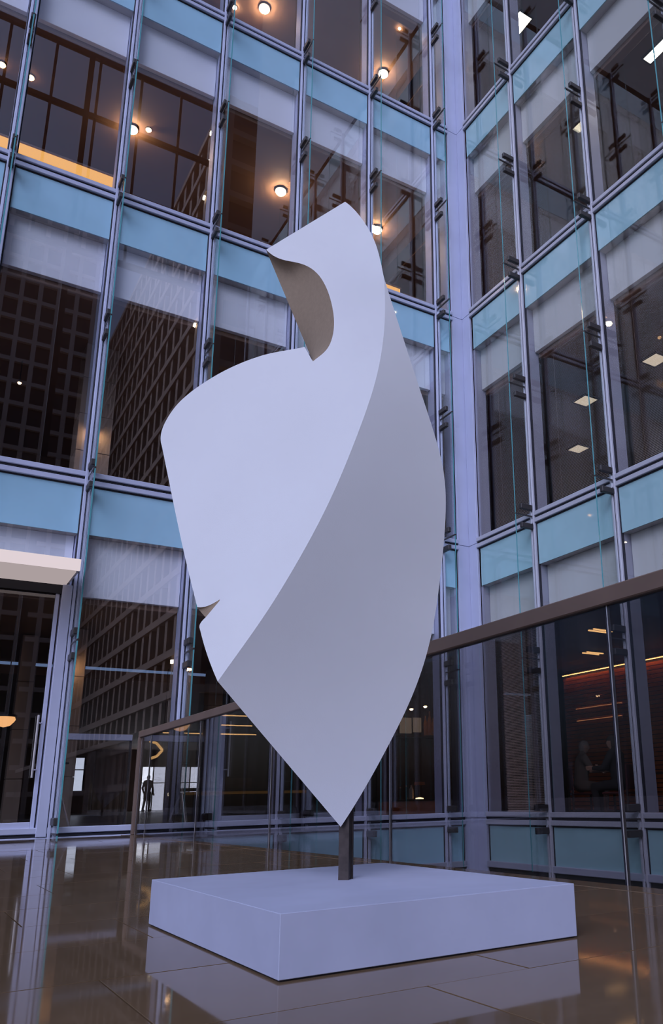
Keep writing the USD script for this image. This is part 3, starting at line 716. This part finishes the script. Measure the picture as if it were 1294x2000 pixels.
# ---------------------------------------------------------------- lamps
def downlight(px, py, axis, val, r, m_, lab, drop=0.06, ceil=None, name='ceiling_lamp', cat_='ceiling lamp'):
    p = hit(px, py, axis, val)
    t = holder(name, tuple(p), label=lab, cat=cat_)
    obj('bowl', lathe([(0, -r * .75), (r * .55, -r * .6), (r * .9, -r * .2), (r, 0), (r * .9, r * .25), (0, r * .3)], 24), m_, t, smooth=True)
    obj('canopy', lathe([(r * .92, r * .22), (r * 1.08, r * .22), (r * 1.08, r * .42), (0, r * .42), (0, r * .3)], 24), 'steel_dark', t)
    zc = ceil if ceil is not None else p[2] + r * .42 + drop
    if zc - p[2] - r * .42 > 0.01:
        obj('rod', tube([(0, 0, r * .42), (0, 0, zc - p[2])], 0.008, 6), 'steel_dark', t)
    if name == 'sill_lamp':
        obj('stem', tube([(0, 0, -r * .7), (0, 0, TZ[1] - 0.06 - p[2])], 0.01, 6), 'steel_dark', t)
    return p
C = [z - 1.50 for z in TZ[1:]]
for px, py, cz_, r, m_, lab in [
    (516, 18, C[3], .115, 'lamp_warm', 'round glowing ceiling lamp at the top of the left facade'),
    (748, 145, C[3], .115, 'lamp_warm', 'round glowing ceiling lamp high up beside the top of the sculpture'),
    (548, 375, C[2], .11, 'lamp_warm', 'bowl-shaped ceiling lamp glowing left of the sculpture top'),
    (736, 450, C[2], .11, 'lamp_warm', 'bowl-shaped ceiling lamp glowing right beside the sculpture top'),
    (258, 254, C[2], .10, 'lamp_warm', 'bright bean-like ceiling lamp on the third storey of the left facade'),
    (290, 254, C[2], .055, 'lamp_dim', 'small dim added lamp for the reflection right of the bright bean-like one'),  # a small reflection, built as an added lamp
    (60, 152, C[2], .06, 'lamp_dim', 'small amber ceiling lamp near the top left corner'),
    (4, 127, C[2], .06, 'lamp_dim', 'small amber ceiling lamp at the left picture edge'),
    (458, 15, C[3], .05, 'lamp_warm', 'slim bright ceiling lamp beside a glass fin at the top'),
    (780, 56, C[3], .03, 'lamp_warm', 'tiny amber ceiling lamp high up near the facade corner')]:
    downlight(px, py, 2, cz_ - r * .6, r, m_, lab, ceil=cz_)
for px, py, y, cz_, r, m_, lab in [
    (65, 657, 15.0, C[1], .055, 'lamp_warm', 'small pendant bulb on the second storey, leftmost bay'),
    (38, 748, 15.5, C[1], .035, 'lamp_dim', 'tiny reddish pendant bulb below the leftmost small bulb'),
    (247, 709, 15.0, C[1], .06, 'lamp_warm', 'small bright pendant bulb left of the sculpture shoulder'),
    (205, 791, 15.0, C[1], .045, 'lamp_dim', 'tiny amber pendant bulb above the glowing beige pillar'),
    (833, 550, 15.2, C[2], .055, 'lamp_warm', 'small bright lamp beside the amber desk near the corner')]:
    downlight(px, py, 1, y, r, m_, lab, ceil=cz_, name='pendant_bulb', cat_='pendant lamp')
for px, py, x, cz_, r, m_, lab in [
    (1044, 298, 9.6, C[2], .03, 'lamp_warm', 'tiny warm spot lamp on the third storey of the right facade'),
    (1192, 634, 10.0, C[1], .028, 'lamp_warm', 'tiny warm spot lamp just under a pale panel at right'),
    (1063, 990, 9.1, None, .04, 'lamp_dim', 'small amber lamp at the sill of the second storey, right facade'),
    (1221, 917, 9.1, None, .04, 'lamp_dim', 'small amber sill lamp right of the brackets, right facade')]:
    downlight(px, py, 0, x, r, m_, lab, drop=0.0, name='sill_lamp' if cz_ is None else 'spot_lamp', cat_='sill lamp' if cz_ is None else 'spot lamp', ceil=cz_)
for px, py, cz_, w_, d_, m_, lab in [
    (1013, 45, C[3], .35, .5, 'lamp_white', 'glaring square ceiling light at the top of the right facade'),
    (1283, 98, C[2], .18, .5, 'lamp_white', 'glaring ceiling light at the upper right picture edge'),
    (1143, 782, C[1], .36, .36, 'panel_light', 'square ceiling light panel, upper left of the three at right'),
    (1129, 876, C[1], .36, .36, 'panel_light', 'square ceiling light panel, lowest of the three at right'),
    (1279, 702, C[1], .36, .36, 'panel_light', 'square ceiling light panel nearest the right picture edge')]:
    p = hit(px, py, 2, cz_ - 0.02)
    t = holder('ceiling_light', tuple(p), label=lab, cat='ceiling light')
    obj('diffuser', box(-w_ / 2, w_ / 2, -d_ / 2, d_ / 2, -0.012, 0.0), m_, t)
    obj('frame', cat(box(-w_ / 2 - .03, w_ / 2 + .03, -d_ / 2 - .03, -d_ / 2, -.02, .02), box(-w_ / 2 - .03, w_ / 2 + .03, d_ / 2, d_ / 2 + .03, -.02, .02),
                     box(-w_ / 2 - .03, -w_ / 2, -d_ / 2, d_ / 2, -.02, .02), box(w_ / 2, w_ / 2 + .03, -d_ / 2, d_ / 2, -.02, .02)), 'steel_dark', t)
# amber lit low walls at floor level
def lit_counter(px0, py0, px1, py1, y, lab, depth=0.5):
    a, b = hit(px0, py0, 1, y), hit(px1, py1, 1, y)
    zt = 0.5 * (a[2] + b[2]); zf = TZ[2] - 0.05
    t = holder('lit_counter', (a[0], y, zf), label=lab, cat='counter')
    w_, h2 = b[0] - a[0], zt - zf
    obj('glowing_front', box(0, w_, 0, 0.02, 0.03, h2 - 0.015), 'cove_amber', t)
    obj('body', box(0, w_, 0.021, depth, 0, h2 - 0.015), 'wood_dark', t)
    obj('top', rbox(-0.02, w_ + 0.02, -0.02, depth + 0.02, h2 - 0.015, h2 + 0.02, 0.005), 'dark_wall', t)
lit_counter(-60, 240, 228, 348, 12.75, 'long glowing amber counter behind the left facade, third storey')
lit_counter(753, 554, 781, 563, 13.6, 'short glowing amber counter beside the sculpture, near the corner', 0.3)
lit_counter(788, 574, 838, 594, 12.9, 'amber lit counter close to the facade corner, third storey', 0.3)
downlight(8, 1405, 1, 15.0, 0.17, 'globe_orange', 'large orange globe lamp in the lobby behind the door', ceil=TZ[1] - 1.5, name='pendant_bulb', cat_='pendant lamp')
downlight(142, 1292, 1, 15.25, 0.05, 'lamp_amber2', 'warm spot lamp washing the beige lobby column', ceil=TZ[1] - 1.5, name='pendant_bulb', cat_='pendant lamp')
downlight(803, 1385, 1, 16.9, 0.045, 'lamp_amber2', 'tiny amber spot lamp above the bar, the left one', ceil=TZ[1] - 1.5, name='spot_lamp', cat_='spot lamp')
downlight(830, 1380, 1, 16.9, 0.045, 'lamp_amber2', 'tiny amber spot lamp above the bar, the right one', ceil=TZ[1] - 1.5, name='spot_lamp', cat_='spot lamp')
cv = [hit(p_, q_, 1, 19.6) for p_, q_ in ((292, 1447), (306, 1452), (317, 1465), (306, 1477), (292, 1482))]
ch = holder('chevron_lamp', tuple(cv[2]), label='amber bent tube lamp in the lobby above the standing person', cat='lamp')
obj('tube', tube([c_ - cv[2] for c_ in cv], 0.03, 8), 'lamp_amber', ch)
obj('hanger', tube([(0, 0, 0.03), (0, 0, TZ[1] - 1.5 - cv[2][2])], 0.006, 6), 'steel_dark', ch)
# glowing beige pillar on the second storey
a, b = hit(148, 870, 1, 14.2)[0], hit(216, 870, 1, 14.2)[0]
pl_ = UsdGeom.Xform.Define(stage, '/World/' + numbered('/World', 'column')).GetPrim(); tag(pl_, kind='structure')
for k in range(5):
    z0_, z1_ = TZ[1] - 0.05 + k * 0.7, TZ[1] - 0.05 + (k + 1) * 0.7
    obj('cladding', rbox(a, b, 14.2, 14.2 + (b - a), z0_ + 0.004, min(z1_, C[1]) - 0.004, 0.006), 'beige_stone', pl_)
q = hit(186, 842, 1, 14.05)
sc_ = holder('wall_lamp', tuple(q), label='amber wall lamp washing light down the beige pillar', cat='wall lamp')
obj('bulb', trimesh.creation.icosphere(2, 0.03), 'lamp_warm', sc_, smooth=True)
obj('hood', lathe([(.034, 0.01), (.05, 0.012), (.05, .06), (0, .07), (0, .04), (.034, 0.035)], 16), 'steel_dark', sc_)
obj('arm', tube([(0, 0.02, .05), (0, 0.15, .05)], 0.01, 8), 'steel_dark', sc_)

# ---------------------------------------------------------------- venetian blinds behind the right facade
def blind(y0, y1, j, drop, lab):
    t = holder('venetian_blind', (DB + 0.34, y0, 0), label=lab, cat='blind')
    zt = TZ[j + 1] - 1.80; zb = max(zt - drop, TZ[j] + 0.09)
    W = y1 - y0; sl = []
    c, s_ = math.cos(math.radians(38)) * 0.0125, math.sin(math.radians(38)) * 0.0125
    for z in np.arange(zb + 0.03, zt - 0.01, 0.0265):
        vv = np.array([(-c, 0.02, z - s_), (c, 0.02, z + s_), (c, W - 0.02, z + s_), (-c, W - 0.02, z - s_)])
        vv2 = vv + [0, 0, 0.0009]
        sl.append(trimesh.Trimesh(np.vstack([vv, vv2]), [(0, 2, 1), (0, 3, 2), (4, 5, 6), (4, 6, 7), (0, 1, 5), (0, 5, 4), (2, 3, 7), (2, 7, 6), (1, 2, 6), (1, 6, 5), (3, 0, 4), (3, 4, 7)], process=False))
    obj('slats', cat(*sl), 'blind_slat', t, kind='stuff')
    obj('head_rail', rbox(-0.02, 0.02, 0.01, W - 0.01, zt - 0.01, zt + 0.03, 0.004), 'blind_slat', t)
    obj('bottom_rail', rbox(-0.014, 0.014, 0.02, W - 0.02, zb, zb + 0.018, 0.004), 'blind_slat', t)
    for yy in (0.25, W - 0.25):
        obj('cord', tube([(0, yy, zb + 0.01), (0, yy, zt)], 0.0018, 5), 'blind_slat', t)
blind(8.25, 9.93, 1, 9, 'lowered brown venetian blind, second storey, middle bay of the right facade')
blind(6.33, 8.01, 1, 9, 'lowered brown venetian blind, second storey, bay at the right picture edge')
blind(10.17, 11.58, 1, 9, 'lowered brown venetian blind, second storey, bay next to the facade corner')
blind(10.17, 11.58, 0, 9, 'lowered grey-brown venetian blind, ground floor, bay next to the facade corner')
blind(10.17, 11.58, 2, 9, 'lowered grey venetian blind, third storey, bay next to the facade corner')

# ---------------------------------------------------------------- buildings across the plaza (seen as reflections)
def mirror_x(px, py, y):
    d = ray(px, py); t_ = DA / d[1]; p = EYE + d * t_; d = d * [1, -1, 1]; return p + d * ((y - p[1]) / d[1])
YT = -95.0
tw = holder('tower', (0, YT, -1.5), label='pale gridded tower across the plaza, mirrored in the left facade', cat='building')
tx0, tx1 = -16.0, 16.0
th = min(mirror_x(60, 330, YT)[2] + 1.5, 90.0)
obj('body', box(tx0, tx1, -18, -0.6, 0, th - 1), 'tower_glass', tw)
nx, nz = int((tx1 - tx0) / 2.35), int(th / 3.3)
for k in range(nx + 1):
    x = tx0 + (tx1 - tx0) * k / nx
    obj('pier', box(x - 0.30, x + 0.30, -0.6, 0, 0, th), 'tower_pale', tw)
for k in range(nz + 1):
    z = th * k / nz
    obj('floor_band', box(tx0, tx1, -0.65, -0.05, max(z - 0.30, 0), z + 0.30), 'tower_pale', tw)
X2 = 16.5
t2 = holder('tower', (X2, 0, -1.5), label='brown tower with close floor slabs on the plaza side, mirrored in the left facade', cat='building')
Y0, Y1, H2 = -92.0, -34.0, 62.0
obj('body', box(0.7, 18, Y0, Y1 - 0.7, 0, H2), 'tower_glass', t2)
for k in range(20):
    z = H2 * k / 19
    obj('floor_slab', box(0, 18, Y0, Y1, max(z - 0.3, 0), z + 0.3), 'tower_brown', t2)
for k in range(24):
    y = Y0 + (Y1 - Y0) * k / 23
    obj('fin', box(0.15, 0.75, y - 0.35, y + 0.35, 0, H2), 'tower_brown', t2)
lights = []
for k in range(19):
    if rng.random() < 0.8:
        z = H2 * (k + 0.75) / 19; y = Y1 - 0.3 - rng.random() * 5
        lights.append(box(-0.12, 0.05, y - 0.16, y + 0.16, z - 0.14, z + 0.14))
for l_ in lights: obj('lamp', l_, 'lamp_white', t2)
# dark steel frame of a plaza canopy
cf = holder('steel_canopy', (0, -16, -1.5), label='dark steel canopy frame across the plaza, mirrored in the upper left windows', cat='canopy')
for x in (-4.5, 3.9, 11.0):
    obj('column', rbox(x - 0.14, x + 0.14, -0.14, 0.14, 0, 42), 'steel_dark', cf)
for k in range(8):
    x = -4.5 + 15.5 * k / 7
    obj('post', rbox(x - 0.07, x + 0.07, -0.08, 0.08, 29.5, 42), 'steel_dark', cf)
for z in (29.5, 33.8, 38.0, 42.0):
    obj('beam', rbox(-4.8, 11.3, -0.12, 0.12, z - 0.14, z + 0.14), 'steel_dark', cf)
